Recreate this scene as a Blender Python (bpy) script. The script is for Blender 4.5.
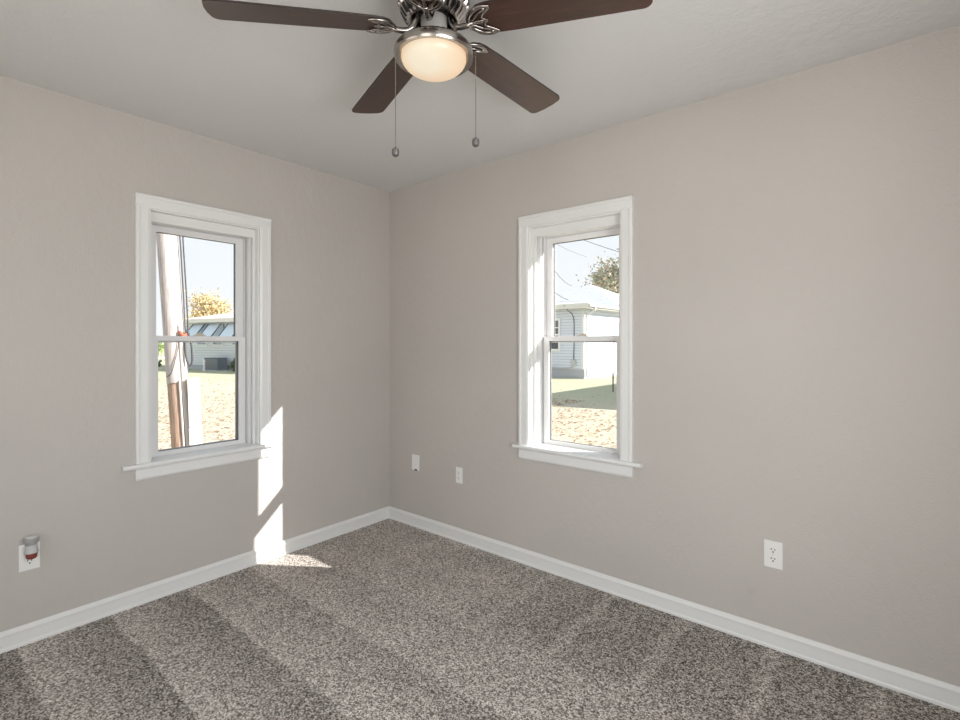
import bpy, bmesh, math, random
from mathutils import Vector, Matrix
random.seed(7)
S = bpy.context.scene
for o in list(bpy.data.objects): bpy.data.objects.remove(o)

# ------------------------------------------------------------------ camera
TH = math.radians(39.5)
CAM = Vector((2.907, -2.456, 1.307))
FWD = Vector((-math.sin(TH), math.cos(TH), 0)); RGT = Vector((math.cos(TH), math.sin(TH), 0))
cd = bpy.data.cameras.new('camera'); cam = bpy.data.objects.new('camera', cd)
S.collection.objects.link(cam); S.camera = cam
cam.location = CAM; cam.rotation_euler = (math.pi/2, 0, TH)
cd.sensor_width = 36; cd.lens = 36*499/960; cd.shift_y = -17/960; cd.clip_start = .02; cd.clip_end = 500

# ------------------------------------------------------------------ view, sky, sun, added fill lamps
S.view_settings.view_transform = 'Standard'; S.view_settings.look = 'None'
S.view_settings.exposure = 0.0; S.view_settings.gamma = 1; S.view_settings.use_curve_mapping = False
S.cycles.use_denoising = True
S.cycles.max_bounces = 10; S.cycles.diffuse_bounces = 6; S.cycles.transparent_max_bounces = 12
S.cycles.caustics_reflective = False; S.cycles.caustics_refractive = False
W = bpy.data.worlds.new('sky'); S.world = W; W.use_nodes = True
wn = W.node_tree.nodes; wl = W.node_tree.links; wn.clear()
wo = wn.new('ShaderNodeOutputWorld'); bg = wn.new('ShaderNodeBackground')
tc = wn.new('ShaderNodeTexCoord'); sx = wn.new('ShaderNodeSeparateXYZ'); rp = wn.new('ShaderNodeValToRGB')
wl.new(tc.outputs['Generated'], sx.inputs[0]); wl.new(sx.outputs['Z'], rp.inputs[0])
rp.color_ramp.elements[0].position = 0.0; rp.color_ramp.elements[0].color = (.97, .99, 1.0, 1)
rp.color_ramp.elements[1].position = 0.45; rp.color_ramp.elements[1].color = (.80, .90, 1.0, 1)
wl.new(rp.outputs[0], bg.inputs['Color']); bg.inputs['Strength'].default_value = 1.08
wl.new(bg.outputs[0], wo.inputs[0])

SUN = Vector((-1.5, -1.0, -.97))            # the way the sunlight travels
sd = bpy.data.lights.new('sun', 'SUN'); sd.energy = 12.5; sd.angle = math.radians(.5); sd.color = (1, .955, .91)
so = bpy.data.objects.new('sun', sd); S.collection.objects.link(so)
so.rotation_euler = SUN.to_track_quat('-Z', 'Y').to_euler(); so.location = (9, 7, 8)

def area(name, loc, to, sx_, sy_, power, col):
    d = bpy.data.lights.new(name, 'AREA'); d.shape = 'RECTANGLE'; d.size = sx_; d.size_y = sy_
    d.energy = power; d.color = col
    o = bpy.data.objects.new(name, d); S.collection.objects.link(o)
    o.location = loc; o.rotation_euler = (Vector(to)-Vector(loc)).to_track_quat('-Z', 'Y').to_euler()
    return o
area('doorway_fill', (2.75, -3.75, 1.05), (2.3, 0, 1.35), 1.3, 1.95, 24.5, (1, .99, .98))  # added fill beyond the doorway, stands in for the rest of the house
area('side_fill', (3.83, -1.95, 1.38), (0, -1.2, 1.45), 1.2, 1.25, 51, (.96, .98, 1))  # added fill lamp, out of view, brightens the left wall and ceiling
area('back_fill', (1.05, -3.43, 1.38), (1.05, 0, 1.38), 1.2, 1.25, 3.5, (.96, .98, 1))  # added fill lamp behind the back wall, evens out the room

# ------------------------------------------------------------------ materials
def mat(name, col, rough=.5, metal=0, spec=.5, emit=None):
    m = bpy.data.materials.new(name); m.use_nodes = True
    b = m.node_tree.nodes['Principled BSDF']
    b.inputs['Base Color'].default_value = (*col, 1); b.inputs['Roughness'].default_value = rough
    b.inputs['Metallic'].default_value = metal; b.inputs['Specular IOR Level'].default_value = spec
    if emit:
        b.inputs['Emission Color'].default_value = (*emit[0], 1); b.inputs['Emission Strength'].default_value = emit[1]
    return m
class N:
    """small node helper on a material"""
    def __init__(s, m): s.m = m; s.n = m.node_tree.nodes; s.l = m.node_tree.links; s.b = s.n['Principled BSDF']; s.tc = s.n.new('ShaderNodeTexCoord')
    def new(s, t, **k):
        x = s.n.new(t)
        for a, v in k.items(): setattr(x, a, v)
        return x
    def noise(s, scale, detail=2, rough=.5, vec=None, sc=None):
        x = s.new('ShaderNodeTexNoise'); x.inputs['Scale'].default_value = scale; x.inputs['Detail'].default_value = detail; x.inputs['Roughness'].default_value = rough
        v = vec or s.tc.outputs['Object']
        if sc:
            mp = s.new('ShaderNodeMapping'); mp.inputs['Scale'].default_value = sc; s.l.new(v, mp.inputs[0]); v = mp.outputs[0]
        s.l.new(v, x.inputs['Vector']); return x.outputs['Fac']
    def ramp(s, fac, stops):
        r = s.new('ShaderNodeValToRGB'); e = r.color_ramp.elements
        while len(e) < len(stops): e.new(.5)
        for k, (p, c) in enumerate(stops):
            e[k].position = p; e[k].color = (*c, 1) if len(c) == 3 else c
        s.l.new(fac, r.inputs[0]); return r.outputs[0]
    def mix(s, fac, a, b, mode='MIX'):
        x = s.new('ShaderNodeMix', data_type='RGBA', blend_type=mode)
        for sock, v in ((x.inputs[0], fac), (x.inputs[6], a), (x.inputs[7], b)):
            if hasattr(v, 'is_linked') or hasattr(v, 'links'): s.l.new(v, sock)
            elif isinstance(v, (int, float)): sock.default_value = v
            else: sock.default_value = (*v, 1)
        return x.outputs[2]
    def math(s, op, a, b=0.0, c=None):
        x = s.new('ShaderNodeMath', operation=op)
        for k, v in enumerate((a, b) if c is None else (a, b, c)):
            if isinstance(v, (int, float)): x.inputs[k].default_value = v
            else: s.l.new(v, x.inputs[k])
        return x.outputs[0]
    def col(s, c): s.l.new(c, s.b.inputs['Base Color'])
    def bump(s, h, strength=.2, dist=.01):
        x = s.new('ShaderNodeBump'); x.inputs['Strength'].default_value = strength; x.inputs['Distance'].default_value = dist
        s.l.new(h, x.inputs['Height']); s.l.new(x.outputs[0], s.b.inputs['Normal'])

def wall_mat():
    m = mat('greige wall paint', (.50, .47, .44), .62, spec=.25); k = N(m)
    big = k.noise(1.3, 2); c = k.ramp(big, [(.3, (.485, .457, .430)), (.7, (.515, .485, .456))])
    # a faint round scuff low on the right wall
    d = k.new('ShaderNodeVectorMath', operation='DISTANCE'); k.l.new(k.tc.outputs['Object'], d.inputs[0]); d.inputs[1].default_value = (2.43, 0, .215)
    f = k.ramp(k.math('ADD', d.outputs['Value'], k.math('MULTIPLY', k.noise(60, 2), .012)), [(.012, (.28, .28, .28)), (.03, (0, 0, 0))])
    k.col(k.mix(f, c, (.40, .35, .30)))
    h = k.math('ADD', k.noise(26, 4, .6, sc=(1, 1, .55)), k.math('MULTIPLY', k.noise(130, 2), .35))
    k.bump(h, .3, .012); return m
def ceiling_mat():
    m = mat('white ceiling paint', (.66, .66, .65), .75, spec=.2); k = N(m)
    h = k.math('ADD', k.noise(22, 4, .6), k.math('MULTIPLY', k.noise(90, 3), .5)); k.bump(h, .22, .012); return m
def carpet_mat():
    m = mat('taupe cut pile carpet', (.2, .18, .16), .95, spec=.1); k = N(m)
    sp = k.new('ShaderNodeSeparateXYZ'); k.l.new(k.tc.outputs['Object'], sp.inputs[0])
    X, Y = sp.outputs[0], sp.outputs[1]
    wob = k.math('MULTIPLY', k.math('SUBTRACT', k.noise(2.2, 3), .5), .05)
    # nap sheen from vacuum passes along x, painted as lighter and darker colour
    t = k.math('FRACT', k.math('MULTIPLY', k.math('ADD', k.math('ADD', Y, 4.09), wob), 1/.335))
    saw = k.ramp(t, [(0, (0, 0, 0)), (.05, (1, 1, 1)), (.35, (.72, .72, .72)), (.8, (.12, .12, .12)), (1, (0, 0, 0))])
    # passes away from the right wall, along y: sheen painted darker for dimmer light
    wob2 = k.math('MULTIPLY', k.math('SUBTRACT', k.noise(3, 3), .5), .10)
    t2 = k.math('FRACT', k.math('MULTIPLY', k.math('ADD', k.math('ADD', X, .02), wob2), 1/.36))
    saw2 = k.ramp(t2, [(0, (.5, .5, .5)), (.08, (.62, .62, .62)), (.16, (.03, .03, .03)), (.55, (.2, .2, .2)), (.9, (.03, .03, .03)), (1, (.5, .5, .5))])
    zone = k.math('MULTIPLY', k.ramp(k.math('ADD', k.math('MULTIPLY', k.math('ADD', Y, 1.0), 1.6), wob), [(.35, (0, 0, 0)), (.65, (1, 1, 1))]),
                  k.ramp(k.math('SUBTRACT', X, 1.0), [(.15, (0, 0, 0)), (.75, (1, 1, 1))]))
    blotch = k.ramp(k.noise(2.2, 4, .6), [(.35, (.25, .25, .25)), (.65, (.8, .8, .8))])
    saw = k.mix(k.ramp(k.math('MULTIPLY', k.math('ADD', Y, 1.5), 1/.9), [(.0, (.12, .12, .12)), (1, (.85, .85, .85))]), saw, k.mix(.45, blotch, (1, 1, 1)))  # colour lightened towards the far corner in place of missing light
    nap_and_light = k.mix(zone, saw, saw2)
    nap_and_light = k.mix(.22, nap_and_light, blotch)
    def cells(scale):
        v = k.new('ShaderNodeTexVoronoi'); v.inputs['Scale'].default_value = scale; k.l.new(k.tc.outputs['Object'], v.inputs['Vector'])
        q = k.new('ShaderNodeSeparateColor'); k.l.new(v.outputs['Color'], q.inputs[0]); return q.outputs[0]
    y = k.math('ADD', k.math('MULTIPLY', cells(205), .55), k.math('ADD', k.math('MULTIPLY', cells(140), .2), k.math('MULTIPLY', k.noise(220, 2, .7), .25)))
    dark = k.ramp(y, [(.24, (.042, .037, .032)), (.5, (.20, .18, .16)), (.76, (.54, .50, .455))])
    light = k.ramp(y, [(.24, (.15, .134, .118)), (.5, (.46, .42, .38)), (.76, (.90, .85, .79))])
    k.col(k.mix(nap_and_light, dark, light)); k.bump(y, .5, .010); return m
M = {}
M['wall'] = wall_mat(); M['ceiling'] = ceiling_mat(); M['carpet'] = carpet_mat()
M['trim'] = mat('white semi gloss trim paint', (.74, .745, .735), .35)
M['vinyl'] = mat('white vinyl', (.74, .74, .74), .3)
M['seal_gap'] = mat('dark seal and gap shade', (.07, .072, .075), .5)
M['screen'] = mat('grey aluminium screen frame', (.33, .33, .33), .4, .4)
M['beige'] = mat('beige plastic latch', (.55, .50, .42), .4)
M['plate'] = mat('white plastic', (.78, .78, .755), .3)
M['slot'] = mat('black slot', (.008, .008, .008), .6)
M['screwhead'] = mat('painted screw', (.55, .55, .53), .3, .3)
M['nickel'] = mat('brushed nickel', (.42, .39, .36), .25, 1.0)
M['pewter'] = mat('polished dark pewter', (.36, .33, .31), .2, 1.0)
M['fob'] = mat('grey metal fob', (.20, .19, .185), .4, .8)
M['satin'] = mat('satin nickel collar', (.60, .575, .55), .5, .55)
M['black'] = mat('black motor metal', (.012, .011, .011), .4, .3)
M['blade_edge'] = mat('dark blade edge', (.02, .012, .009), .4)
def walnut():
    m = mat('dark walnut veneer', (.06, .03, .02), .33, spec=.55); k = N(m)
    a = k.noise(5, 5, .6, sc=(1.1, 14, 1)); b = k.noise(14, 3, .6, sc=(.7, 26, 1))
    k.col(k.mix(.35, k.ramp(a, [(.3, (.026, .011, .007)), (.55, (.055, .023, .014)), (.75, (.085, .039, .024))]), k.ramp(b, [(.35, (.018, .008, .005)), (.7, (.075, .034, .02))])))
    return m
M['walnut'] = walnut()
def bowl_mat():
    m = mat('lit frosted glass', (.8, .7, .58), .35); k = N(m)
    d = k.new('ShaderNodeVectorMath', operation='DISTANCE'); k.l.new(k.tc.outputs['Object'], d.inputs[0]); d.inputs[1].default_value = (.02, -.065, -.30)   # the bulb inside sits to one side
    c = k.ramp(d.outputs['Value'], [(.05, (1, .90, .70)), (.09, (1, .77, .53)), (.16, (.95, .62, .37)), (.22, (.8, .46, .22))])
    k.l.new(c, k.b.inputs['Emission Color']); k.b.inputs['Emission Strength'].default_value = .70
    k.b.inputs['Base Color'].default_value = (.22, .19, .15, 1); return m
M['bowl'] = bowl_mat()
def glass():
    m = bpy.data.materials.new('window glass'); m.use_nodes = True; n = m.node_tree.nodes; l = m.node_tree.links; n.clear()
    o = n.new('ShaderNodeOutputMaterial'); t = n.new('ShaderNodeBsdfTransparent'); g = n.new('ShaderNodeBsdfGlossy'); mx = n.new('ShaderNodeMixShader'); lw = n.new('ShaderNodeLayerWeight'); pw = n.new('ShaderNodeMath'); f = n.new('ShaderNodeMath')
    t.inputs[0].default_value = (.985, .985, .985, 1); g.inputs['Roughness'].default_value = 0.0; lw.inputs[0].default_value = .5; pw.operation = 'POWER'; pw.inputs[1].default_value = 5; l.new(lw.outputs['Facing'], pw.inputs[0]); f.operation = 'MULTIPLY_ADD'; f.inputs[1].default_value = .6; f.inputs[2].default_value = .03; l.new(pw.outputs[0], f.inputs[0])
    l.new(f.outputs[0], mx.inputs[0]); l.new(t.outputs[0], mx.inputs[1]); l.new(g.outputs[0], mx.inputs[2]); l.new(mx.outputs[0], o.inputs[0]); return m
M['glass'] = glass()
M['oil'] = mat('red scented oil', (.30, .075, .055), .12); M['oil'].node_tree.nodes['Principled BSDF'].inputs['Transmission Weight'].default_value = .35
M['clear'] = mat('frosted clear plastic', (.72, .72, .72), .25); M['clear'].node_tree.nodes['Principled BSDF'].inputs['Transmission Weight'].default_value = .3
M['capgrey'] = mat('grey plastic', (.36, .36, .36), .35)
# outdoors
def ground_mat():
    m = mat('autumn lawn', (.4, .35, .25), .95, spec=.1); k = N(m)
    a = k.noise(1.1, 4, .6); f = k.noise(26, 3, .7); g = k.noise(.16, 3)
    dry = k.ramp(f, [(.3, (.36, .27, .19)), (.5, (.56, .49, .40)), (.7, (.68, .62, .54))])
    grn = k.ramp(f, [(.3, (.25, .27, .17)), (.5, (.42, .435, .29)), (.7, (.56, .56, .42))])
    sp = k.new('ShaderNodeSeparateXYZ'); k.l.new(k.tc.outputs['Object'], sp.inputs[0])
    # greener lawn further off, leaf-strewn near the house
    dist = k.math('MAXIMUM', k.math('MULTIPLY', sp.outputs[0], -1/24), k.math('MULTIPLY', sp.outputs[1], 1/12.6))
    z = k.ramp(k.math('ADD', dist, k.math('MULTIPLY', k.math('SUBTRACT', a, .5), .35)), [(.28, (.10, .10, .10)), (.34, (.34, .34, .34)), (.72, (.36, .36, .36)), (.92, (.85, .85, .85))])
    k.col(k.mix(z, dry, grn)); k.bump(f, .6, .05); return m
M['ground'] = ground_mat()
M['road'] = mat('pale concrete road', (.62, .60, .57), .9)
def leafmat(name, stops, rough=.8):
    m = mat(name, stops[0][1], rough, spec=.15); k = N(m)
    i = k.new('ShaderNodeNewGeometry'); k.col(k.ramp(i.outputs['Random Per Island'], stops)); return m
M['litter'] = leafmat('fallen leaf', [(0, (.20, .10, .05)), (.35, (.40, .24, .13)), (.7, (.58, .43, .28)), (1, (.28, .15, .08))])
M['autumn'] = leafmat('autumn foliage', [(0, (.60, .42, .24)), (.4, (.72, .56, .34)), (.75, (.60, .53, .28)), (1, (.42, .43, .26))])
M['mixedleaf'] = leafmat('turning foliage', [(0, (.58, .43, .33)), (.3, (.60, .50, .40)), (.6, (.38, .41, .33)), (1, (.26, .31, .23))])
M['greenleaf'] = leafmat('green foliage', [(0, (.20, .30, .10)), (.5, (.34, .42, .18)), (1, (.42, .48, .24))])
M['darkleaf'] = leafmat('dark hedge foliage', [(0, (.05, .09, .04)), (1, (.13, .18, .09))])
M['bark'] = mat('grey bark', (.16, .12, .10), .9)
def wood(name, a, b):
    m = mat(name, a, .9, spec=.1); k = N(m); k.col(k.ramp(k.noise(9, 5, .65, sc=(9, 9, .6)), [(.3, a), (.7, b)])); return m
M['pole'] = wood('weathered brown pole wood', (.27, .17, .12), (.56, .42, .33))
M['sheath'] = wood('pale streaked wood', (.36, .31, .29), (.66, .61, .58))
M['conduit'] = mat('grey conduit', (.50, .47, .44), .6)
M['guard'] = mat('white plastic riser cover', (.80, .80, .80), .5)
M['meter'] = mat('pale grey metal box', (.5, .51, .53), .5)
M['cable'] = mat('dark cable', (.05, .05, .055), .7)
M['redtag'] = mat('orange red tape', (.55, .12, .06), .7)
def siding(name, c, step=.105):
    m = mat(name, c, .6, spec=.2); k = N(m); sp = k.new('ShaderNodeSeparateXYZ'); k.l.new(k.tc.outputs['Object'], sp.inputs[0])
    t = k.math('FRACT', k.math('MULTIPLY', k.math('ADD', sp.outputs[2], 5), 1/step))
    k.bump(t, .9, .02)
    k.col(k.ramp(t, [(0, tuple(x*.55 for x in c)), (.10, tuple(x*.6 for x in c)), (.16, c), (1, c)])); return m
M['siding'] = siding('pale grey lap siding', (.71, .75, .86), .13)
M['siding2'] = siding('white lap siding', (.76, .80, .84), .15)
M['foundation'] = mat('painted block foundation', (.45, .46, .49), .9)
def shingle(name, c):
    m = mat(name, c, .9, spec=.15); k = N(m); k.col(k.ramp(k.noise(5, 4, .7), [(.3, tuple(x*.85 for x in c)), (.7, tuple(min(1, x*1.12) for x in c))])); return m
M['roof'] = shingle('pale grey shingles', (.58, .60, .62)); M['roof2'] = shingle('tan pink shingles', (.62, .52, .46))
M['fascia'] = mat('white fascia', (.72, .70, .66), .5); M['soffit'] = mat('tan soffit', (.50, .46, .40), .7)
M['darkpane'] = mat('dark window pane', (.06, .075, .09), .08); M['bluepane'] = mat('reflecting window pane', (.35, .45, .55), .1)
M['awning'] = mat('pale blue awning sheet', (.62, .72, .82), .5); M['awnedge'] = mat('dark awning trim', (.06, .075, .10), .5)
M['acdark'] = mat('slate grey metal', (.12, .15, .19), .5); M['white'] = mat('white paint', (.78, .78, .78), .5)
M['stake'] = mat('dark rusted metal', (.05, .06, .05), .7)
M['extwall'] = mat('outside house siding', (.6, .6, .58), .7)

# ------------------------------------------------------------------ helpers
def link(name, me, m=None, parent=None, loc=None):
    o = bpy.data.objects.new(name, me); S.collection.objects.link(o)
    if m is not None and me is not None:
        for x in (m if isinstance(m, (list, tuple)) else [m]): me.materials.append(x)
    if parent is not None: o.parent = parent
    if loc is not None: o.location = loc
    return o
def obj(name, bm, m, parent=None, smooth=False, loc=None, bevel=0):
    bmesh.ops.recalc_face_normals(bm, faces=bm.faces)
    if bevel:
        es = [e for e in bm.edges if len(e.link_faces) == 2 and e.calc_face_angle(0) > .7]
        if es: bmesh.ops.bevel(bm, geom=es, offset=bevel, segments=2, affect='EDGES', profile=.7)
    me = bpy.data.meshes.new(name); bm.to_mesh(me); bm.free()
    if smooth:
        for p in me.polygons: p.use_smooth = True
        if hasattr(me, 'set_sharp_from_angle'): me.set_sharp_from_angle(angle=math.radians(38))
    return link(name, me, m, parent, loc)
def empty(name, loc=(0, 0, 0), rz=0, parent=None):
    o = link(name, None, None, parent, loc); o.rotation_euler = (0, 0, rz); o.empty_display_size = .1; return o
def tag(o, label=None, cat=None, group=None, kind=None):
    if label: o['label'] = label
    if cat: o['category'] = cat
    if group: o['group'] = group
    if kind: o['kind'] = kind
    return o
def box(bm, a, b):
    (x0, y0, z0), (x1, y1, z1) = a, b
    v = [bm.verts.new(p) for p in ((x0,y0,z0),(x1,y0,z0),(x1,y1,z0),(x0,y1,z0),(x0,y0,z1),(x1,y0,z1),(x1,y1,z1),(x0,y1,z1))]
    return [bm.faces.new([v[i] for i in f]) for f in ((3,2,1,0),(4,5,6,7),(0,1,5,4),(1,2,6,5),(2,3,7,6),(3,0,4,7))]
def prism(bm, poly, axis_vec, origin=(0,0,0), ux=(1,0,0), uy=(0,0,1)):
    """polygon (list of 2D points in ux,uy) extruded along axis_vec"""
    o = Vector(origin); ux = Vector(ux); uy = Vector(uy); A = Vector(axis_vec)
    p = [bm.verts.new(o+ux*a+uy*b) for a, b in poly]; q = [bm.verts.new(o+ux*a+uy*b+A) for a, b in poly]
    n = len(poly); fs = [bm.faces.new(p[::-1]), bm.faces.new(q)]
    for i in range(n): fs.append(bm.faces.new((p[i], p[(i+1)%n], q[(i+1)%n], q[i])))
    return fs
def ring(bm, outer, inner, d0, d1):
    """rectangular frame: outer/inner = (u0,u1,v0,v1), depth d0..d1, in local x=u, y=d, z=v"""
    def q(r, d): return [bm.verts.new((u, d, v)) for u, v in ((r[0],r[2]),(r[1],r[2]),(r[1],r[3]),(r[0],r[3]))]
    a, b, c, e = q(outer, d0), q(outer, d1), q(inner, d0), q(inner, d1)
    for i in range(4):
        j = (i+1) % 4
        for f in ((a[i],a[j],c[j],c[i]), (b[j],b[i],e[i],e[j]), (a[j],a[i],b[i],b[j]), (c[i],c[j],e[j],e[i])): bm.faces.new(f)
def lathe(bm, prof, seg=48, mod=None, axis=None):
    rows = []
    for k, (r, z) in enumerate(prof):
        if r < 1e-6: rows.append([bm.verts.new((0, 0, z))]); continue
        row = []
        for i in range(seg):
            a = 2*math.pi*i/seg; rr, zz = (r, z) if mod is None else mod(k, i, r, z)
            row.append(bm.verts.new((rr*math.cos(a), rr*math.sin(a), zz)))
        rows.append(row)
    fs = []
    for k in range(len(rows)-1):
        a, b = rows[k], rows[k+1]; fr = []
        for i in range(seg):
            j = (i+1) % seg
            if len(a) == 1 and len(b) == 1: continue
            if len(a) == 1: fr.append(bm.faces.new((a[0], b[i], b[j])))
            elif len(b) == 1: fr.append(bm.faces.new((a[i], b[0], a[j])))
            else: fr.append(bm.faces.new((a[i], b[i], b[j], a[j])))
        fs.append(fr)
    return fs
def tube(bm, pts, r, seg=8, flat=None):
    """swept tube through pts; r number or list; flat=(normal, factor) squashes it along a direction"""
    pts = [Vector(p) for p in pts]; n = len(pts); R_ = r if isinstance(r, (list, tuple)) else [r]*n
    prev = None; rows = []
    for i, p in enumerate(pts):
        t = (pts[min(i+1, n-1)]-pts[max(i-1, 0)]).normalized()
        if prev is None:
            a = Vector((0, 0, 1)) if abs(t.z) < .9 else Vector((1, 0, 0)); prev = t.cross(a).normalized()
        u = (prev - t*prev.dot(t)).normalized(); v = t.cross(u); prev = u
        row = []
        for k in range(seg):
            an = 2*math.pi*k/seg; off = (u*math.cos(an)+v*math.sin(an))*R_[i]
            if flat: nn = Vector(flat[0]).normalized(); off -= nn*off.dot(nn)*(1-flat[1])
            row.append(bm.verts.new(p+off))
        rows.append(row)
    for i in range(n-1):
        for k in range(seg): bm.faces.new((rows[i][k], rows[i][(k+1)%seg], rows[i+1][(k+1)%seg], rows[i+1][k]))
    bm.faces.new(rows[0][::-1]); bm.faces.new(rows[-1])
def spline(pts, n=8):
    pts = [Vector(p) for p in pts]; P = [pts[0]]+pts+[pts[-1]]; out = []
    for i in range(1, len(P)-2):
        for k in range(n):
            t = k/n; a, b, c, d = P[i-1], P[i], P[i+1], P[i+2]
            out.append(.5*((2*b)+(c-a)*t+(2*a-5*b+4*c-d)*t*t+(3*b-a-3*c+d)*t**3))
    out.append(pts[-1]); return out
BM = bmesh.new

# ------------------------------------------------------------------ room shell
RX, RY, H, TW = 3.6, -3.2, 2.44, .18
OPN = (.284, .683, 1.99)                      # half width, sill and head of the window openings
W1C, W2C = -1.283, 1.544
def wall_with_hole(name, p0, u, length, out, hole, mats, z0=0.0, z1=H):
    """p0 at the room face, u along the wall, out outward; hole (u0,u1,v0,v1)"""
    bm = BM(); p0 = Vector(p0); u = Vector(u); out = Vector(out)
    us = [0, hole[0], hole[1], length]; vs = [z0, max(hole[2], z0), hole[3], z1]
    g = {}
    for i, a in enumerate(us):
        for j, b in enumerate(vs):
            for k, d in enumerate((0, TW)): g[i, j, k] = bm.verts.new(p0+u*a+out*d+Vector((0, 0, b)))
    def quad(q, mi):
        vs_ = []
        for x in q:
            if g[x] not in vs_: vs_.append(g[x])
        f = bm.faces.new(vs_); f.material_index = mi
    floor_hole = hole[2] <= z0
    for i in range(3):
        for j in range(3):
            if i == 1 and (j == 1 or (floor_hole and j == 0)): continue
            if vs[j+1]-vs[j] < 1e-6: continue
            for k in (0, 1): quad([(i,j,k),(i+1,j,k),(i+1,j+1,k),(i,j+1,k)], k)
    j0 = 1
    quad([(1,1,0),(1,2,0),(1,2,1),(1,1,1)], 0); quad([(2,1,0),(2,2,0),(2,2,1),(2,1,1)], 0); quad([(1,2,0),(2,2,0),(2,2,1),(1,2,1)], 0)
    if not floor_hole: quad([(1,1,0),(2,1,0),(2,1,1),(1,1,1)], 0)
    bmesh.ops.remove_doubles(bm, verts=bm.verts, dist=1e-6)
    me = bpy.data.meshes.new(name); bmesh.ops.recalc_face_normals(bm, faces=bm.faces); bm.to_mesh(me); bm.free()
    return tag(link(name, me, mats), kind='structure')
WM = [M['wall'], M['extwall']]
wall_with_hole('wall_left', (0, RY, 0), (0, 1, 0), -RY, (-1, 0, 0), (W1C-OPN[0]-RY, W1C+OPN[0]-RY, OPN[1], OPN[2]), WM)
wall_with_hole('wall_right', (-TW, 0, 0), (1, 0, 0), RX+2*TW, (0, 1, 0), (W2C-OPN[0]+TW, W2C+OPN[0]+TW, OPN[1], OPN[2]), WM)
wall_with_hole('wall_back', (-TW, RY, 0), (1, 0, 0), 1.95+TW, (0, -1, 0), (.45+TW, 1.65+TW, .75, 2.0), WM)  # unseen opening, added for the back fill lamp
wall_with_hole('wall_rear', (1.95, RY, 0), (1, 0, 0), RX+TW-1.95, (0, -1, 0), (2.28-1.95, 3.16-1.95, 0, 2.05), WM)  # unseen doorway, added for the fill lamp beyond it
wall_with_hole('wall_side', (RX, RY, 0), (0, 1, 0), -RY, (1, 0, 0), (.65, 1.85, .75, 2.0), WM)  # unseen opening, added for the side fill lamp
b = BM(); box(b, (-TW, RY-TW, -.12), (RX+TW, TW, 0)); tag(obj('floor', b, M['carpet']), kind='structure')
b = BM(); box(b, (-TW, RY-TW, H), (RX+TW, TW, H+.12)); tag(obj('ceiling', b, M['ceiling']), kind='structure')
b = BM(); prism(b, [(RY-TW-.45, H+.12), (TW+.38, H+.12), (TW+.38, H+.26), (RY/2, H+1.0), (RY-TW-.45, H+.26)], (RX+2*TW+.6, 0, 0), (-TW-.3, 0, 0), (0, 1, 0), (0, 0, 1))  # roof over the room, out of view
tag(obj('house_roof', b, M['roof']), kind='structure')

BB = [(0, 0), (.017, 0), (.017, .010), (.0135, .016), (.0135, .060), (.0155, .063), (.0155, .070), (.010, .077), (.006, .084), (0, .084)]
def baseboard(name, p, along, inward):
    bm = BM(); prism(bm, BB, along, p, inward, (0, 0, 1)); return tag(obj(name, bm, M['trim']), kind='structure')
baseboard('baseboard_left', (0, RY, 0), (0, -RY, 0), (1, 0, 0))
baseboard('baseboard_right', (0, 0, 0), (RX, 0, 0), (0, -1, 0))
baseboard('baseboard_back', (0, RY, 0), (2.2, 0, 0), (0, 1, 0))
baseboard('baseboard_side', (RX, RY, 0), (0, -RY, 0), (-1, 0, 0))
# casing of the unseen doorway added for the fill lamp behind the camera
b = BM()
for x0, x1 in ((2.21, 2.28), (3.16, 3.23)): box(b, (x0, RY, 0), (x1, RY+.018, 2.05))
box(b, (2.21, RY, 2.05), (3.23, RY+.018, 2.12))
tag(obj('trim_1', b, M['trim']), kind='structure')

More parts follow.
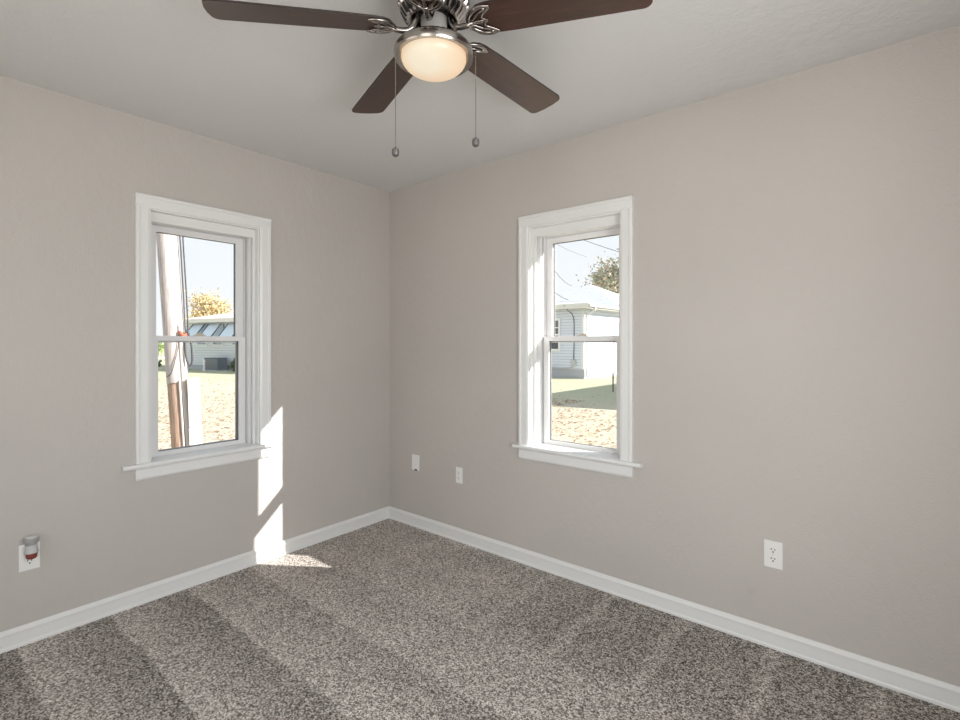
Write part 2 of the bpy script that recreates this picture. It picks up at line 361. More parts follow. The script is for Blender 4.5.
# ------------------------------------------------------------------ windows (local x = along wall, y = outward, z = up)
CAS = [(0, 0), (0, .013), (.012, .017), (.047, .017), (.051, .022), (.062, .022), (.066, .018), (.066, 0)]   # across, out
def window(name, loc, rz, sl, sr, screen):
    root = empty(name, loc, rz); tag(root, kind='structure')
    hw, top, st = .284, 1.99, .705
    ca = CAS
    for s in (-1, 1):
        bm = BM(); prism(bm, [(s*(hw+a), -c) for a, c in ca], (0, 0, top-st), (0, 0, st), (1, 0, 0), (0, 1, 0)); obj('casing', bm, M['trim'], root)
    bm = BM(); prism(bm, [(top+a, -c) for a, c in ca], (2*(hw+.066), 0, 0), (-hw-.066, 0, 0), (0, 0, 1), (0, 1, 0)); obj('head_casing', bm, M['trim'], root)
    bm = BM(); prism(bm, [(-.037, st-.020), (-.040, st-.012), (-.036, st-.002), (-.030, st), (0, st), (0, st-.022), (-.032, st-.022)], (sl+sr, 0, 0), (-sl, 0, 0), (0, 1, 0), (0, 0, 1))
    box(bm, (-hw, 0, st-.022), (hw, .104, st)); obj('stool', bm, M['trim'], root)
    bm = BM(); prism(bm, [(0, .620), (-.010, .620), (-.016, .630), (-.016, st-.030), (-.020, st-.022), (0, st-.022)], (2*(hw+.066), 0, 0), (-hw-.066, 0, 0), (0, 1, 0), (0, 0, 1)); obj('apron', bm, M['trim'], root)
    bm = BM(); ring(bm, (-hw-.0, hw+.0, st-.022, top), (-hw+.006, hw-.006, st-.008, top-.006), .0, .18); obj('jamb', bm, M['trim'], root)
    # interior stop with its deeper head, then the vinyl frame
    bm = BM(); ring(bm, (-hw+.006, hw-.006, st-.003, top-.006), (-.264, .264, st-.002, 1.935), .036, .052); obj('stop', bm, M['trim'], root, bevel=.002)
    bm = BM(); ring(bm, (-hw+.006, hw-.006, st-.021, top-.006), (-.256, .256, st-.006, 1.941), .075, .098)
    ring(bm, (-hw+.006, hw-.006, st-.021, top-.006), (-.2545, .2545, st-.006, 1.941), .098, .174)
    vf = obj('vinyl_frame', bm, M['vinyl'], root)
    for q in (-1, 1):
        bm = BM(); x = q*.2545; box(bm, (x-.0025, .099, .702), (x+.0025, .1015, 1.94)); obj('dark_gap', bm, M['seal_gap'], vf)  # dark strip standing in for the shaded gap beside the sash
    def sash(nm, o, i, d0, d1):
        bm = BM(); ring(bm, o, i, d0, d1); s = obj(nm, bm, M['vinyl'], root, bevel=.0025)
        bm = BM(); ring(bm, (i[0]-.001, i[1]+.001, i[2]-.001, i[3]+.001), (i[0]+.0012, i[1]-.0016, i[2]+.0008, i[3]-.0016), d0+.010, d1-.004); obj('glazing_seal', bm, M['seal_gap'], s)
        bm = BM(); dm = (d0+d1)/2; box(bm, (i[0]+.001, dm-.002, i[2]+.001), (i[1]-.001, dm+.002, i[3]-.001)); obj('glass_pane', bm, M['glass'], s)
        return s
    lo = sash('lower_sash', (-.2535, .2535, .701, 1.346), (-.213, .213, .727, 1.318), .102, .134)
    bm = BM(); box(bm, (-.2535, .134, 1.318), (.2535, .138, 1.334)); obj('meeting_seal', bm, M['seal_gap'], lo)
    up = sash('upper_sash', (-.2535, .2535, 1.310, 1.940), (-.211, .211, 1.342, 1.906), .139, .171)
    bm = BM(); box(bm, (-.032, .114, 1.3455), (.032, .136, 1.3535)); box(bm, (-.018, .122, 1.3535), (.022, .137, 1.362))
    obj('sash_lock', bm, M['beige'], lo, bevel=.002)
    if screen:
        bm = BM(); ring(bm, (-.2545, .2545, .70, 1.335), (-.228, .228, .722, 1.315), .178, .188); obj('screen_frame', bm, M['screen'], root)
    bm = BM(); ring(bm, (-.36, .36, .63, 2.06), (-.30, .30, .68, 2.0), .18, .20); obj('outer_trim', bm, M['white'], root)
    return root
window('window_1', (0, W1C, 0), math.pi/2, .408, .362, True)
window('window_2', (W2C, 0, 0), 0, .384, .402, False)

# ------------------------------------------------------------------ outlets (local x along wall, y outward into wall, z up)
def receptacle(name, loc, rz, label, half=False):
    root = empty(name, loc, rz); tag(root, label, 'outlet')
    bm = BM(); box(bm, (-.035, -.0055, -.057), (.035, 0, .057)); obj('cover_plate', bm, M['plate'], root, bevel=.002)
    for s in (1, -1):
        bm = BM(); pts = []
        for k in range(24):
            a = 2*math.pi*k/24; pts.append((.0175*math.cos(a), max(-.0135, min(.0135, .0175*math.sin(a)))))
        prism(bm, [(x, z+s*.0195) for x, z in pts], (0, -.0035, 0), (0, -.0052, 0)); f = obj('socket', bm, M['plate'], root)
        bm = BM()
        for x, h in ((-.0065, .0075), (.0065, .0065)): box(bm, (x-.0016, -.0093, s*.0195+.001), (x+.0016, -.0085, s*.0195+.001+h))
        prism(bm, [(.0032*math.cos(2*math.pi*k/12), s*.0195-.0065+.0032*math.sin(2*math.pi*k/12)) for k in range(12)], (0, -.0008, 0), (0, -.0085, 0)); obj('slots', bm, M['slot'], f)
    bm = BM(); prism(bm, [(.003*math.cos(2*math.pi*k/12), .003*math.sin(2*math.pi*k/12)) for k in range(12)], (0, -.001, 0), (0, -.0053, 0)); obj('screw', bm, M['screwhead'], root)
    return root
receptacle('wall_outlet', (2.516, 0, .399), 0, 'white duplex outlet alone low on the right wall, past the window, in the foreground')
small = receptacle('wall_outlet', (.707, 0, .434), 0, 'small white duplex outlet on the right wall beside the blank jack cover')
small.scale = (.78, 1, .9)
receptacle('wall_outlet', (0, -2.026, .374), math.pi/2, 'white outlet on the left wall with an air freshener plugged into it')
root = empty('jack_cover', (.292, 0, .455)); tag(root, 'blank white jack cover on the right wall nearest the room corner', 'wall plate')
bm = BM(); box(bm, (-.035, -.009, -.054), (.035, 0, .054)); obj('cover', bm, M['plate'], root, bevel=.003)
bm = BM(); box(bm, (-.006, -.0096, -.0545), (.020, -.004, -.045)); obj('cord_slot', bm, M['slot'], root)
# plug-in air freshener on the left outlet: stands out from the upper socket
fr = empty('air_freshener', (.0, -2.024, .389)); tag(fr, 'plug in air freshener with grey cap and red oil in the left wall outlet', 'air freshener')
def ell(prof, ex=1.0, ey=.95, cx=.036):
    # local axes follow the world: the room side of the left wall is +x
    bm = BM(); lathe(bm, prof, 32)
    for v in bm.verts: v.co.x = v.co.x*ey+cx; v.co.y *= ex
    return bm
obj('cap', ell([(0, .078), (.022, .078), (.0262, .0755), (.0268, .070), (.0245, .060), (.0195, .050), (.018, .046), (0, .046)]), M['capgrey'], fr, True)
obj('cap_top', ell([(0, .0792), (.0205, .0792), (.0225, .0782), (.0225, .0780), (0, .0780)]), M['plate'], fr, True)
obj('warmer_body', ell([(0, .0457), (.0185, .0457), (.0195, .036), (.0232, .018), (.0238, .013), (.022, .011), (0, .011)]), M['clear'], fr, True)
obj('oil_bottle', ell([(0, .0107), (.0195, .0107), (.0200, .004), (.0190, -.009), (.015, -.0135), (0, -.0135)]), M['oil'], fr, True)
bm = BM(); box(bm, (.0092, -.014, .010), (.022, .014, .042)); obj('plug_back', bm, M['plate'], fr, bevel=.003)

# ------------------------------------------------------------------ ceiling fan
FX, FY, ZB = 1.789, -1.329, 2.303
fan = empty('ceiling_fan', (FX, FY, H)); tag(fan, 'dark walnut five blade ceiling fan with a lit glass bowl', 'ceiling fan')
Z = lambda z: z-H
bm = BM(); NS = 112
prof = [(0, 2.4399), (.088, 2.4399), (.094, 2.432), (.095, 2.424), (.104, 2.416), (.112, 2.404), (.1145, 2.390), (.1145, 2.378), (.112, 2.368), (.107, 2.354), (.099, 2.340), (.090, 2.328), (.082, 2.321), (.075, 2.3195), (.070, 2.324), (.068, 2.340), (.068, 2.40), (0, 2.40)]
def flute(k, i, r, z):
    if 9 <= k <= 11 and i % 4 in (1, 2): return r-.010, z+.007
    return r, z
fs = lathe(bm, [(r, Z(z)) for r, z in prof], NS, flute)
for k in (8, 9, 10, 11):
    for i, f in enumerate(fs[k]):
        if (i % 4 == 1) or (k in (9, 10) and i % 4 == 0): f.material_index = 1
for k in (14, 15, 16):
    for f in fs[k]: f.material_index = 1
obj('motor_housing', bm, [M['pewter'], M['black']], fan, True)
bm = BM(); lathe(bm, [(0, Z(2.332)), (.045, Z(2.332)), (.056, Z(2.338)), (.060, Z(2.352)), (.060, Z(2.392)), (0, Z(2.392))], 40)
for k in range(20):
    a = 2*math.pi*k/20; box(bm, (.050*math.cos(a)-.003, .050*math.sin(a)-.003, Z(2.329)), (.050*math.cos(a)+.003, .050*math.sin(a)+.003, Z(2.342)))
obj('flywheel', bm, M['black'], fan, True)
bm = BM(); lathe(bm, [(0, Z(2.336)), (.040, Z(2.336)), (.0415, Z(2.332)), (.0415, Z(2.258)), (.046, Z(2.252)), (0, Z(2.252))], 40); obj('light_fitter', bm, M['satin'], fan, True)
bm = BM(); lathe(bm, [(.0, Z(2.252)), (.050, Z(2.252)), (.085, Z(2.2505)), (.104, Z(2.246)), (.117, Z(2.238)), (.1245, Z(2.227)), (.1265, Z(2.216)), (.1245, Z(2.208)), (.122, Z(2.2048)), (.107, Z(2.2085)), (.1050, Z(2.212)), (.1046, Z(2.224)), (0, Z(2.230))], 64)
obj('light_ring', bm, M['nickel'], fan, True)
bm = BM(); pr = [(.1015, Z(2.222)), (.1025, Z(2.212))]
for k in range(1, 15):
    a = k/14*math.pi/2; pr.append((.1025*math.cos(a)**.95 if k < 14 else 0, Z(2.207)-.049*math.sin(a)))
lathe(bm, [(0, Z(2.224))]+pr, 64); obj('glass_bowl', bm, M['bowl'], fan, True)
# blades
PHI, PITCH, TF, DRP, RT = 1.552, -.195, .045, -.049, .66
def blade_outline():
    pts = []
    hw = lambda r: (.061+.010*(r-.2)/.46)
    r0, r1, c = .128, RT, .026
    for k in range(9):                                  # round root
        a = math.pi/2+math.pi*k/8; pts.append((r0+.055+.055*math.cos(a), .058*math.sin(a)))
    pts.append((.26, -hw(.26)))
    for k in range(7):
        a = -math.pi/2+math.pi/2*k/6; pts.append((r1-.004-c+c*math.cos(a), -hw(r1)+c+c*math.sin(a)))
    pts.append((r1, -.02)); pts.append((r1, .02))
    for k in range(7):
        a = math.pi/2*k/6; pts.append((r1-.004-c+c*math.cos(a), hw(r1)-c+c*math.sin(a)))
    pts.append((.26, hw(.26)))
    return pts
def make_blade_mesh():
    bm = BM(); f = prism(bm, blade_outline(), (0, 0, .006), (0, 0, -.003), (1, 0, 0), (0, 1, 0))
    for k in f[2:]: k.material_index = 1
    bmesh.ops.recalc_face_normals(bm, faces=bm.faces); me = bpy.data.meshes.new('blade'); bm.to_mesh(me); bm.free()
    me.materials.append(M['walnut']); me.materials.append(M['blade_edge']); return me
def make_iron_mesh():
    bm = BM(); z = -.0075
    fl = ((0, 0, 1), .55)
    for s in (1, -1):
        tube(bm, spline([(.122, s*.004, z-.004), (.130, s*.024, z), (.150, s*.043, z), (.178, s*.052, z), (.206, s*.048, z)], 6), [.0050+.0025*math.sin(k/24*math.pi) for k in range(25)], 8, fl)
        tube(bm, spline([(.206, s*.048, z), (.188, s*.034, z), (.172, s*.021, z), (.172, s*.008, z), (.184, 0, z)], 6), .0042, 8, fl)
        tube(bm, spline([(.126, s*.003, z-.002), (.145, s*.017, z), (.160, s*.029, z), (.182, s*.038, z)], 6), .0036, 8, fl)
        tube(bm, [(.186, s*.044, z+.004), (.186, s*.044, z-.004)], .005, 10)
    tube(bm, spline([(.122, 0, z-.004), (.15, 0, z), (.17, 0, z), (.186, 0, z)], 6), [.006]*12+[.0045]*7, 8, fl)
    # arm: out of the flywheel, down and outwards to the blade
    tube(bm, spline([(.050, 0, .050), (.056, 0, .026), (.066, 0, .002), (.086, 0, -.012), (.115, 0, z-.005), (.135, 0, z)], 7), [.010, .010, .0095]+[.009]*29+[.008]*4, 10)
    bmesh.ops.recalc_face_normals(bm, faces=bm.faces); me = bpy.data.meshes.new('blade_bracket'); bm.to_mesh(me); bm.free()
    for p in me.polygons: p.use_smooth = True
    me.materials.append(M['pewter']); return me
bme, ime = make_blade_mesh(), make_iron_mesh()
for i in range(5):
    a = PHI+i*2*math.pi/5; d = Vector((math.cos(a), math.sin(a), 0)); n = Vector((-math.sin(a), math.cos(a), 0)); up = Vector((0, 0, 1))
    def basis(pitch):
        X = (d+up*(DRP+TF*d.dot(FWD))).normalized(); Y0 = n*math.cos(pitch)+up*(math.sin(pitch)+TF*n.dot(FWD))
        Zv = X.cross(Y0).normalized(); Y = Zv.cross(X)
        m = Matrix((X, Y, Zv)).transposed().to_4x4(); m.translation = Vector((0, 0, Z(ZB))); return m
    bl = link('blade', bme, None, fan); bl.matrix_local = basis(PITCH)
    ir = link('blade_bracket', ime, None, bl)
# pull chains
for px, py, zb in ((1.700, -1.411, 1.905), (1.897, -1.252, 1.935)):
    p = Vector((px-FX, py-FY, 0)); q = p.normalized()
    bm = BM(); zt = 2.232; tube(bm, [(q.x*.118, q.y*.118, Z(zt)), (p.x, p.y, Z(zt)), (p.x, p.y, Z(zb+.02))], .0009, 6)
    zz = zt-.006
    while zz > zb+.02:
        bmesh.ops.create_icosphere(bm, subdivisions=1, radius=.0016, matrix=Matrix.Translation((p.x, p.y, Z(zz)))); zz -= .0055
    ch = obj('pull_chain', bm, M['nickel'], fan, True)
    bm = BM(); lathe(bm, [(0, .016), (.003, .0155), (.005, .012), (.0105, .009), (.012, 0), (.0105, -.010), (.006, -.014), (0, -.015)], 20)
    for v in bm.verts: v.co += Vector((p.x, p.y, Z(zb+.004)))
    obj('chain_fob', bm, M['fob'], ch, True)

# ------------------------------------------------------------------ outdoors
GZ = -.30
b = BM(); box(b, (-130, -60, GZ-.2), (60, 130, GZ)); tag(obj('ground', b, M['ground']), kind='structure')
b = BM(); box(b, (-62, -40, GZ), (-55, 60, GZ+.03)); tag(obj('street', b, M['road']), kind='structure')
b = BM(); box(b, (-TW, RY-TW, GZ), (RX+TW, TW, -.12)); tag(obj('house_foundation', b, M['foundation']), kind='structure')  # foundation under the room, out of view

def leaf_mesh(pts, size, flat=False, rnd=random):
    bm = BM()
    for p in pts:
        s = size*rnd.uniform(.6, 1.3); a = rnd.uniform(0, 6.28)
        if flat: u = Vector((math.cos(a), math.sin(a), rnd.uniform(-.25, .25))); v = Vector((-math.sin(a), math.cos(a), rnd.uniform(-.25, .25)))
        else:
            u = Vector((rnd.gauss(0, 1), rnd.gauss(0, 1), rnd.gauss(0, 1))).normalized(); v = u.cross(Vector((rnd.gauss(0, 1), rnd.gauss(0, 1), rnd.gauss(0, 1)))).normalized()
        p = Vector(p); m_ = (u.cross(v))*s*.25
        q = [bm.verts.new(x) for x in (p-u*s, p+v*s*.6+m_, p+u*s, p-v*s*.6+m_)]
        bm.faces.new(q)
    return bm
def leafobj(name, bm, m, parent=None):
    me = bpy.data.meshes.new(name); bm.to_mesh(me); bm.free(); return link(name, me, m, parent)
# fallen leaves in front of both windows
pts = []
r = random.Random(3)
while len(pts) < 8000:
    x, y = r.uniform(-22, -3.6), r.uniform(-1, 10)
    if r.random() > max(0.12, 1-(-x-4)/13): continue
    pts.append((x, y, GZ+.012))
while len(pts) < 11500:
    x, y = r.uniform(-6.5, 1.5), r.uniform(2.5, 13)
    if y > 8.5 and r.random() > .05: continue
    pts.append((x, y, GZ+.012))
tag(leafobj('fallen_leaves', leaf_mesh(pts, .034, True, r), M['litter']), 'brown and tan fallen leaves scattered over the lawn outside both windows', 'leaves', kind='stuff')

def tree(name, loc, trunk_h, crown, leafm, n, size, label, cat='tree', seed=1, clusters=9, branches=True):
    rr = random.Random(seed); root = empty(name, loc); tag(root, label, cat)
    cz, rx, rz = crown; bm = BM(); bx = []
    tube(bm, spline([(0, 0, 0), (.06, .03, trunk_h*.5), (-.05, .05, trunk_h), (.05, 0, cz+rz*.4)], 5), [.05*rx*(1-.7*k/15)+.015 for k in range(16)], 8)
    cen = []
    for k in range(clusters):
        th = rr.uniform(0, 6.28); e = rr.uniform(-.7, .95); ra = rr.uniform(.45, .8)
        c = Vector((rx*ra*math.cos(th)*math.cos(e), rx*ra*math.sin(th)*math.cos(e), cz+rz*ra*math.sin(e))); cen.append(c)
        if branches: tube(bm, spline([(0, 0, min(trunk_h, c.z-.1)*rr.uniform(.7, 1)), c*.55+Vector((0, 0, c.z*.28)), c], 4), [.018*rx*(1-.8*j/8)+.006 for j in range(9)], 6)
    obj('trunk', bm, M['bark'], root, True)
    pts = []
    for k in range(n):
        c = rr.choice(cen) if rr.random() < .85 else Vector((0, 0, cz)); s = .34
        pts.append((c.x+rr.gauss(0, rx*s*.62), c.y+rr.gauss(0, rx*s*.62), max(.04, c.z+rr.gauss(0, rz*s*.6))))
    leafobj('foliage', leaf_mesh(pts, size, False, rr), leafm, root); return root
tree('autumn_tree', (-60.4, 23.1, GZ), 2.2, (5.4, 2.5, 2.6), M['autumn'], 2600, .17, 'golden autumn tree rising behind the roof seen through the left window', seed=4)
tree('green_shrub', (-53.5, 15.3, GZ), .3, (1.0, 1.3, .95), M['greenleaf'], 900, .12, 'light green shrub left of the utility pole beyond the street', 'shrub', seed=5, branches=False)
tree('turning_tree', (-15.6, 40.6, GZ), 3.2, (7.0, 3.5, 3.0), M['mixedleaf'], 4200, .16, 'tan and grey green tree behind the house through the right window', seed=11, clusters=12)
# low hedge
root = empty('clipped_hedge', (-36.2, 9.2, GZ), math.radians(18)); tag(root, 'low dark green hedge left of the utility pole', 'hedge')
rr = random.Random(8)
bm = BM(); box(bm, (-1.7, -.25, 0), (1.2, .25, .36)); obj('branches', bm, M['darkleaf'], root)
leafobj('foliage', leaf_mesh([(rr.uniform(-1.75, 1.25), rr.uniform(-.3, .3), rr.uniform(.03, .44)) for k in range(900)], .07, False, rr), M['darkleaf'], root)
tree('evergreen_bush', (-25.0, 10.25, GZ), .2, (.42, .30, .45), M['darkleaf'], 700, .05, 'small dark bush beside the condenser against the far house', 'bush', seed=9, branches=False)

# --- house beyond the left window
HU = Vector((.972, .233, 0)); rzH = math.atan2(.233, .972)
hs = empty('neighbor_house', (-30.9, 9.85, GZ), rzH); tag(hs, 'white sided house with pale tan roof and blue awnings beyond the left window', 'house')
L_, D_, EH = 12.0, 8.0, 2.98
bm = BM(); box(bm, (0, 0, .25), (L_, D_, EH)); obj('wall', bm, M['siding2'], hs)
bm = BM(); box(bm, (.02, .02, 0), (L_-.02, D_-.02, .25)); obj('foundation', bm, M['foundation'], hs)
bm = BM(); prism(bm, [(-.45, EH), (-.45, EH+.06), (D_/2, EH+.8), (D_+.45, EH+.06), (D_+.45, EH)], (L_+.8, 0, 0), (-.4, 0, 0), (0, 1, 0), (0, 0, 1)); obj('roof', bm, M['roof2'], hs)
bm = BM(); box(bm, (-.42, -.50, EH-.16), (L_+.42, -.45, EH+.05)); obj('fascia', bm, M['fascia'], hs)
for s0, s1 in ((1.05, 2.0), (2.5, 3.45), (4.2, 5.25)):
    bm = BM(); ring(bm, (s0, s1, 1.45, 2.55), (s0+.07, s1-.07, 1.52, 2.48), -.05, .0); w = obj('window', bm, M['white'], hs)
    bm = BM(); box(bm, (s0+.07, -.02, 1.52), (s1-.07, -.005, 2.48)); obj('pane', bm, M['bluepane'], w)
    # awning: sloping sheet with side wings and a dark rim
    a = .85; z1, z0 = 2.74, 1.95
    bm = BM(); prism(bm, [(0, z1), (-.22, z1-.02), (-a, z0), (-a, z0-.03), (-.22, z1-.06), (0, z1-.04)], (s1-s0+.1, 0, 0), (s0-.05, 0, 0), (0, 1, 0), (0, 0, 1))
    for sx_ in (s0-.05, s1+.03): prism(bm, [(0, z1-.04), (-.22, z1-.06), (-a, z0-.03), (0, z0-.03)], (.02, 0, 0), (sx_, 0, 0), (0, 1, 0), (0, 0, 1))
    aw = obj('awning', bm, M['awning'], hs)
    bm = BM()
    for sx_ in (s0-.05, s1+.05): tube(bm, [(sx_, 0, z0), (sx_, 0, z1), (sx_, -.22, z1-.02), (sx_, -a, z0)], .035, 6)
    tube(bm, [(s0-.05, -a, z0-.02), (s1+.05, -a, z0-.02)], .03, 6); obj('awning_rim', bm, M['awnedge'], aw)
for s, z in ((2.65, 1.62), (5.1, 1.6)):
    bm = BM(); box(bm, (s-.13, -.03, z-.05), (s+.13, 0, z+.05)); obj('wall_vent', bm, M['acdark'], hs)
# condenser and pipe in front of it
def hp(s, out, z=GZ): p = Vector((-30.9, 9.85, 0))+HU*s+Vector((.233, -.972, 0))*out; return (p.x, p.y, z)
ac = empty('air_conditioner', hp(3.58, .6), rzH); tag(ac, 'slate grey outdoor condenser on the lawn by the far house wall', 'air conditioner')
bm = BM(); box(bm, (-.56, -.30, .06), (.56, .30, .72)); obj('cabinet', bm, M['acdark'], ac)
for k in range(14):
    bm = BM(); x = -.52+k*.08; box(bm, (x-.012, -.315, .1), (x+.012, -.30, .68)); obj('grille_slat', bm, M['screen'], ac)
bm = BM(); box(bm, (-.58, -.33, .72), (.58, .33, .76)); obj('top_panel', bm, M['acdark'], ac)
bm = BM(); box(bm, (-.65, -.4, 0), (.65, .4, .06)); obj('base_pad', bm, M['foundation'], ac)
bm = BM(); tube(bm, [(0, 0, 0), (0, 0, .60)], .055, 10); tube(bm, [(0, 0, .58), (0, 0, .64)], .07, 10); tag(obj('vent_pipe', bm, M['white'], loc=hp(3.56, 1.3)), 'short white pipe standing in front of the condenser', 'pipe')

# --- utility pole by the left window
up_ = empty('utility_pole', (-3.105, -.285, GZ)); tag(up_, 'leaning brown wooden utility pole with white riser cover outside left window', 'utility pole')
def pl(z, dr=0, df=0, base=Vector((-3.105, -.285, GZ))):
    """point beside the leaning pole axis: dr to the right as seen from the house, df towards the house"""
    t = z-.13; c = Vector((-3.12, -.305, 0))+Vector((-.0575, -.0440, 0))*t
    s = Vector((.327, .945, 0)); n = Vector((.945, -.327, 0))
    p = c+s*dr+n*df; p.z = z; return p-base
bm = BM(); tube(bm, [pl(z) for z in (GZ, .5, 1.5, 3, 5, 7.5)], [.098, .095, .092, .088, .082, .075], 20); obj('pole_shaft', bm, M['pole'], up_, True)
# pale sheath round the upper shaft, cut on the slant at its foot
bm = BM(); rows = []
for z in [0, 1, 1.5, 2, 3, 5, 7.4]:
    row = []
    for k in range(21):
        a = math.radians(-68+168*k/20)                    # from left-front round to the right side
        zz = z if z > 0 else .86+.05*k/20
        row.append(bm.verts.new(pl(zz, .106*math.sin(a), .106*math.cos(a))))
    rows.append(row)
for i in range(len(rows)-1):
    for k in range(20): bm.faces.new((rows[i][k], rows[i][k+1], rows[i+1][k+1], rows[i+1][k]))
bmesh.ops.recalc_face_normals(bm, faces=bm.faces); bmesh.ops.solidify(bm, geom=list(bm.faces), thickness=.006); obj('pale_sheath', bm, M['sheath'], up_, True)
bm = BM(); tube(bm, [pl(z, .058, .085) for z in (GZ, .4, .9, 1.5)], .025, 12); obj('conduit', bm, M['conduit'], up_, True)
bm = BM(); tube(bm, [pl(z, .022, .102) for z in (GZ, .4, .9)], .013, 10); obj('ground_wire_cover', bm, M['sheath'], up_, True)
bm = BM()
for z0, z1, w, d0, d1 in ((GZ, .385, .062, .128, .140), (.392, .92, .059, .140, .158)):
    A, B = pl(z0, d0, .10), pl(z1, d1, .10); sv = Vector((.327, .945, 0)); n = Vector((.945, -.327, 0))
    v = [bm.verts.new(p) for p in (A-sv*w-n*.05, A+sv*w-n*.05, A+sv*w+n*.05, A-sv*w+n*.05, B-sv*w-n*.05, B+sv*w-n*.05, B+sv*w+n*.05, B-sv*w+n*.05)]
    for f in ((3,2,1,0),(4,5,6,7),(0,1,5,4),(1,2,6,5),(2,3,7,6),(3,0,4,7)): bm.faces.new([v[i] for i in f])
obj('riser_cover', bm, M['guard'], up_, bevel=.010)
rr = random.Random(2)
for dr0, dr1 in ((.125, .112), (.165, .128)):
    bm = BM(); tube(bm, spline([pl(z, dr0+(dr1-dr0)*(3-z)/1.8+rr.uniform(-.006, .006), .06) for z in (5, 3.4, 3, 2.7, 2.4, 2.1, 1.8, 1.55, 1.35)], 4), .008, 6); obj('cable', bm, M['cable'], up_, True)
bm = BM(); tube(bm, spline([pl(1.42, .11, .09), pl(1.3, .10, .11), pl(1.16, .10, .12), pl(1.06, .125, .12), pl(1.10, .155, .12), pl(1.2, .16, .12), pl(1.33, .155, .11), pl(1.45, .13, .09)], 6), .011, 6); obj('cable_loop', bm, M['cable'], up_, True)
bm = BM(); tube(bm, spline([pl(1.40, .045, .11), pl(1.25, .03, .117), pl(1.1, -.01, .117), pl(.98, -.05, .10), pl(.94, -.09, .065)], 6), .004, 6); obj('ground_wire', bm, M['cable'], up_, True)
bm = BM(); tube(bm, spline([pl(1.43, .06, .115), pl(1.40, .075, .12), pl(1.385, .095, .115), pl(1.40, .118, .10)], 5), .018, 8); tube(bm, [pl(1.44, .062, .115), pl(1.375, .07, .115)], .014, 8); obj('red_tape', bm, M['redtag'], up_, True)

# --- house beyond the right window
h2 = empty('sided_house', (-7.7, 17.7, GZ)); tag(h2, 'pale grey lap sided house with hip roof beyond the right window', 'house')
LX, LY, E2 = 11.0, 11.0, 3.15
bm = BM(); box(bm, (-LX, 0, .42), (0, LY, E2)); obj('wall', bm, M['siding'], h2)
bm = BM(); box(bm, (-LX+.03, .03, 0), (-.03, LY-.03, .42)); obj('foundation', bm, M['foundation'], h2)
o_ = .42; bm = BM()
RZ = E2+.95
v = [bm.verts.new(p) for p in ((-LX-o_, -o_, E2+.2), (o_, -o_, E2+.2), (o_, LY+o_, E2+.2), (-LX-o_, LY+o_, E2+.2), (-LX/2-.2, LY/2-.2, RZ), (-LX/2-.2, LY/2+.2, RZ), (-LX-o_, -o_, E2+.16), (o_, -o_, E2+.16), (o_, LY+o_, E2+.16), (-LX-o_, LY+o_, E2+.16))]
for f in ((0, 1, 4), (1, 2, 5, 4), (2, 3, 5), (3, 0, 4, 5), (0, 6, 7, 1), (1, 7, 8, 2), (2, 8, 9, 3), (3, 9, 6, 0), (9, 8, 7, 6)): bm.faces.new([v[i] for i in f])
# the higher hip over the rear of the house
v = [bm.verts.new(p) for p in ((-7.2, 3.4, E2+.2), (o_, 3.4, E2+.2), (o_, LY+o_, E2+.2), (-7.2, LY+o_, E2+.2), (-3.4, 7.2, E2+2.0))]
for f in ((0, 1, 4), (1, 2, 4), (2, 3, 4), (3, 0, 4), (3, 2, 1, 0)): bm.faces.new([v[i] for i in f])
obj('roof', bm, M['roof'], h2)
bm = BM(); 
box(bm, (-LX-o_, -o_-.02, E2-.02), (o_+.02, -o_, E2+.21)); box(bm, (o_, -o_, E2-.02), (o_+.02, LY+o_, E2+.21)); obj('fascia', bm, M['fascia'], h2)
bm = BM(); box(bm, (-LX-o_, -o_, E2-.02), (o_, 0, E2)); box(bm, (0, 0, E2-.02), (o_, LY, E2)); obj('soffit', bm, M['soffit'], h2)
bm = BM(); box(bm, (o_+.02, -o_, E2+.06), (o_+.13, LY+o_, E2+.18)); obj('gutter', bm, M['fascia'], h2)
bm = BM(); tube(bm, [(o_+.08, .15, E2+.08), (o_+.05, .15, E2-.08), (.07, .15, E2-.32), (.07, .15, .16), (.2, .12, .06)], .05, 8); obj('downspout', bm, M['white'], h2)
bm = BM(); box(bm, (-.10, -.02, .42), (.02, .10, E2)); obj('corner_trim', bm, M['white'], h2)
def hwin(x0, x1, z0, z1, cols, rows_):
    bm = BM(); ring(bm, (x0, x1, z0, z1), (x0+.11, x1-.11, z0+.11, z1-.11), -.06, 0)
    zm = (z0+z1)/2
    box(bm, (x0+.1, -.045, zm-.04), (x1-.1, -.01, zm+.04))
    for k in range(1, cols): x = x0+.11+(x1-x0-.22)*k/cols; box(bm, (x-.02, -.04, z0+.1), (x+.02, -.01, z1-.1))
    for k in (1, 3): z = z0+.11+(z1-z0-.22)*k/rows_; box(bm, (x0+.1, -.04, z-.02), (x1-.1, -.01, z+.02))
    w = obj('window', bm, M['white'], h2)
    bm = BM(); box(bm, (x0+.1, -.02, z0+.1), (x1-.1, -.005, z1-.1)); obj('pane', bm, M['darkpane'], w)
hwin(-2.25, -1.17, 1.22, 2.76, 2, 4)
bm = BM(); ring(bm, (3.1, 4.6, 1.25, 2.75), (3.2, 4.5, 1.35, 2.65), 0, .06)
for v in bm.verts: v.co = Vector((v.co.y, v.co.x, v.co.z))
w = obj('window', bm, M['white'], h2); bm = BM(); box(bm, (.005, 3.2, 1.35), (.02, 4.5, 2.65)); obj('pane', bm, M['bluepane'], w)
bm = BM(); box(bm, (-.62, -.10, .58), (-.36, 0, .86)); mt = obj('meter_box', bm, M['meter'], h2, bevel=.02)
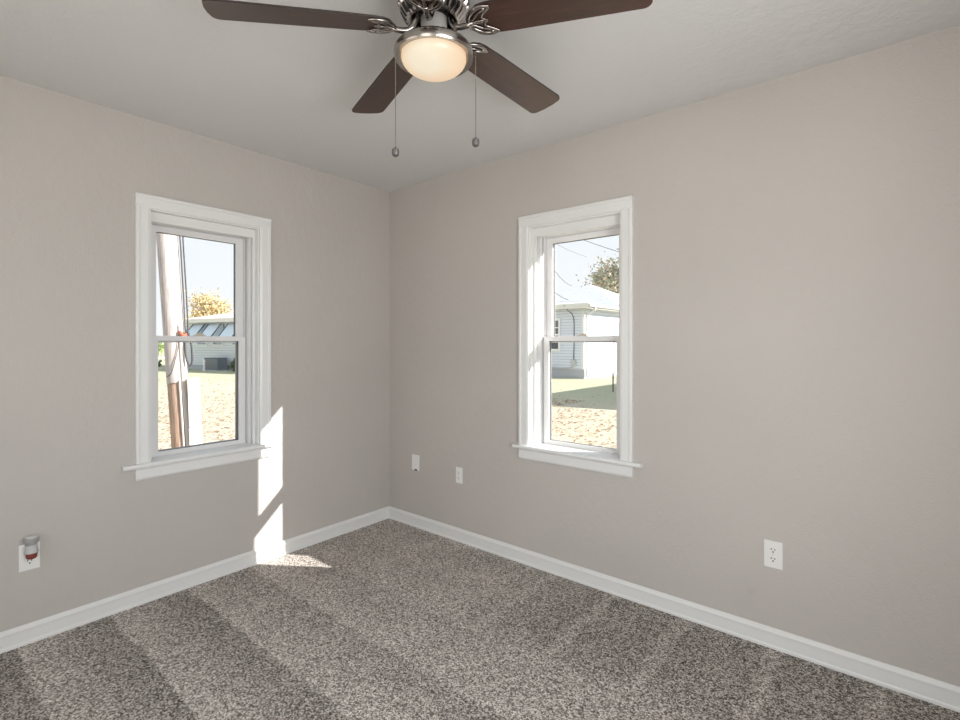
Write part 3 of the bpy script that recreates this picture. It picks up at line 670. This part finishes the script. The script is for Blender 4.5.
bm = BM(); tube(bm, spline([(-2.4, -.03, .50), (-1.2, -.03, .46), (-.65, -.03, .48), (-.5, -.04, .60)], 5), .022, 6); obj('conduit', bm, M['conduit'], h2, True)
bm = BM(); tube(bm, spline([(-.75, -.46, 3.3), (-.66, -.3, 3.1), (-.5, -.05, 2.8), (-.47, -.03, 2.0), (-.49, -.03, .86)], 6), .016, 6); obj('service_cable', bm, M['cable'], h2, True)
bm = BM(); tube(bm, [(-2.6, .9, E2+.53), (-2.6, .9, E2+.75)], .05, 8); tube(bm, spline([(-.3, .1, 3.48), (-1.0, -.3, 3.46), (-2.2, -.42, 3.46)], 4), .014, 6); obj('roof_pipe', bm, M['conduit'], h2, True)
# wires
def wire(a, c, sag, label, rad=.012):
    a, c = Vector(a), Vector(c); pts = [a.lerp(c, t/16)-Vector((0, 0, sag*4*(t/16)*(1-t/16))) for t in range(17)]
    bm = BM(); tube(bm, [p-a for p in pts], rad, 6); tag(obj('power_line', bm, M['cable'], loc=a), label, 'wire')
wire((-8.2, 17.25, 3.22), (-2.4, 3.6, 3.9), .35, 'overhead wire running down to the front eave of the sided house', .011)
wire((-11.9, 24.2, 4.75), (-4.4, 8.5, 4.2), .3, 'short looking overhead wire above the left end of the sided house roof', .012)
wire((-15.6, 27.5, 9.6), (-2.8, 14.9, 3.9), .2, 'overhead wire crossing the top right of the right window', .013)
wire((-6.5, 9.0, 5.6), (-15.6, 33.2, 8.1), .22, 'faint overhead wire crossing the upper left sky in the right window', .010)
bm = BM(); tube(bm, [(0, 0, 0), (0, 0, .64)], .022, 8); tube(bm, [(-.05, 0, .46), (.05, 0, .46)], .014, 6); tag(obj('garden_stake', bm, M['stake'], loc=(-4.15, 12.98, GZ)), 'thin dark metal stake standing in the shaded grass', 'stake')
# detached garage to the right, out of view, whose shade falls across the lawn
ga = empty('detached_garage', (-.47, 13.05, GZ)); tag(ga, 'detached garage right of the lawn that shades the grass', 'garage')
bm = BM(); box(bm, (.3, .3, 0), (7, 9, 2.9)); obj('wall', bm, M['siding'], ga)
bm = BM(); prism(bm, [(0, 2.9), (0, 3.25), (3.65, 4.4), (7.3, 3.25), (7.3, 2.9)], (0, 9.3, 0), (0, 0, 0), (1, 0, 0), (0, 0, 1)); obj('roof', bm, M['roof'], ga)
bm = BM(); box(bm, (1.6, .25, 0), (5.4, .3, 2.3)); obj('garage_door', bm, M['white'], ga)
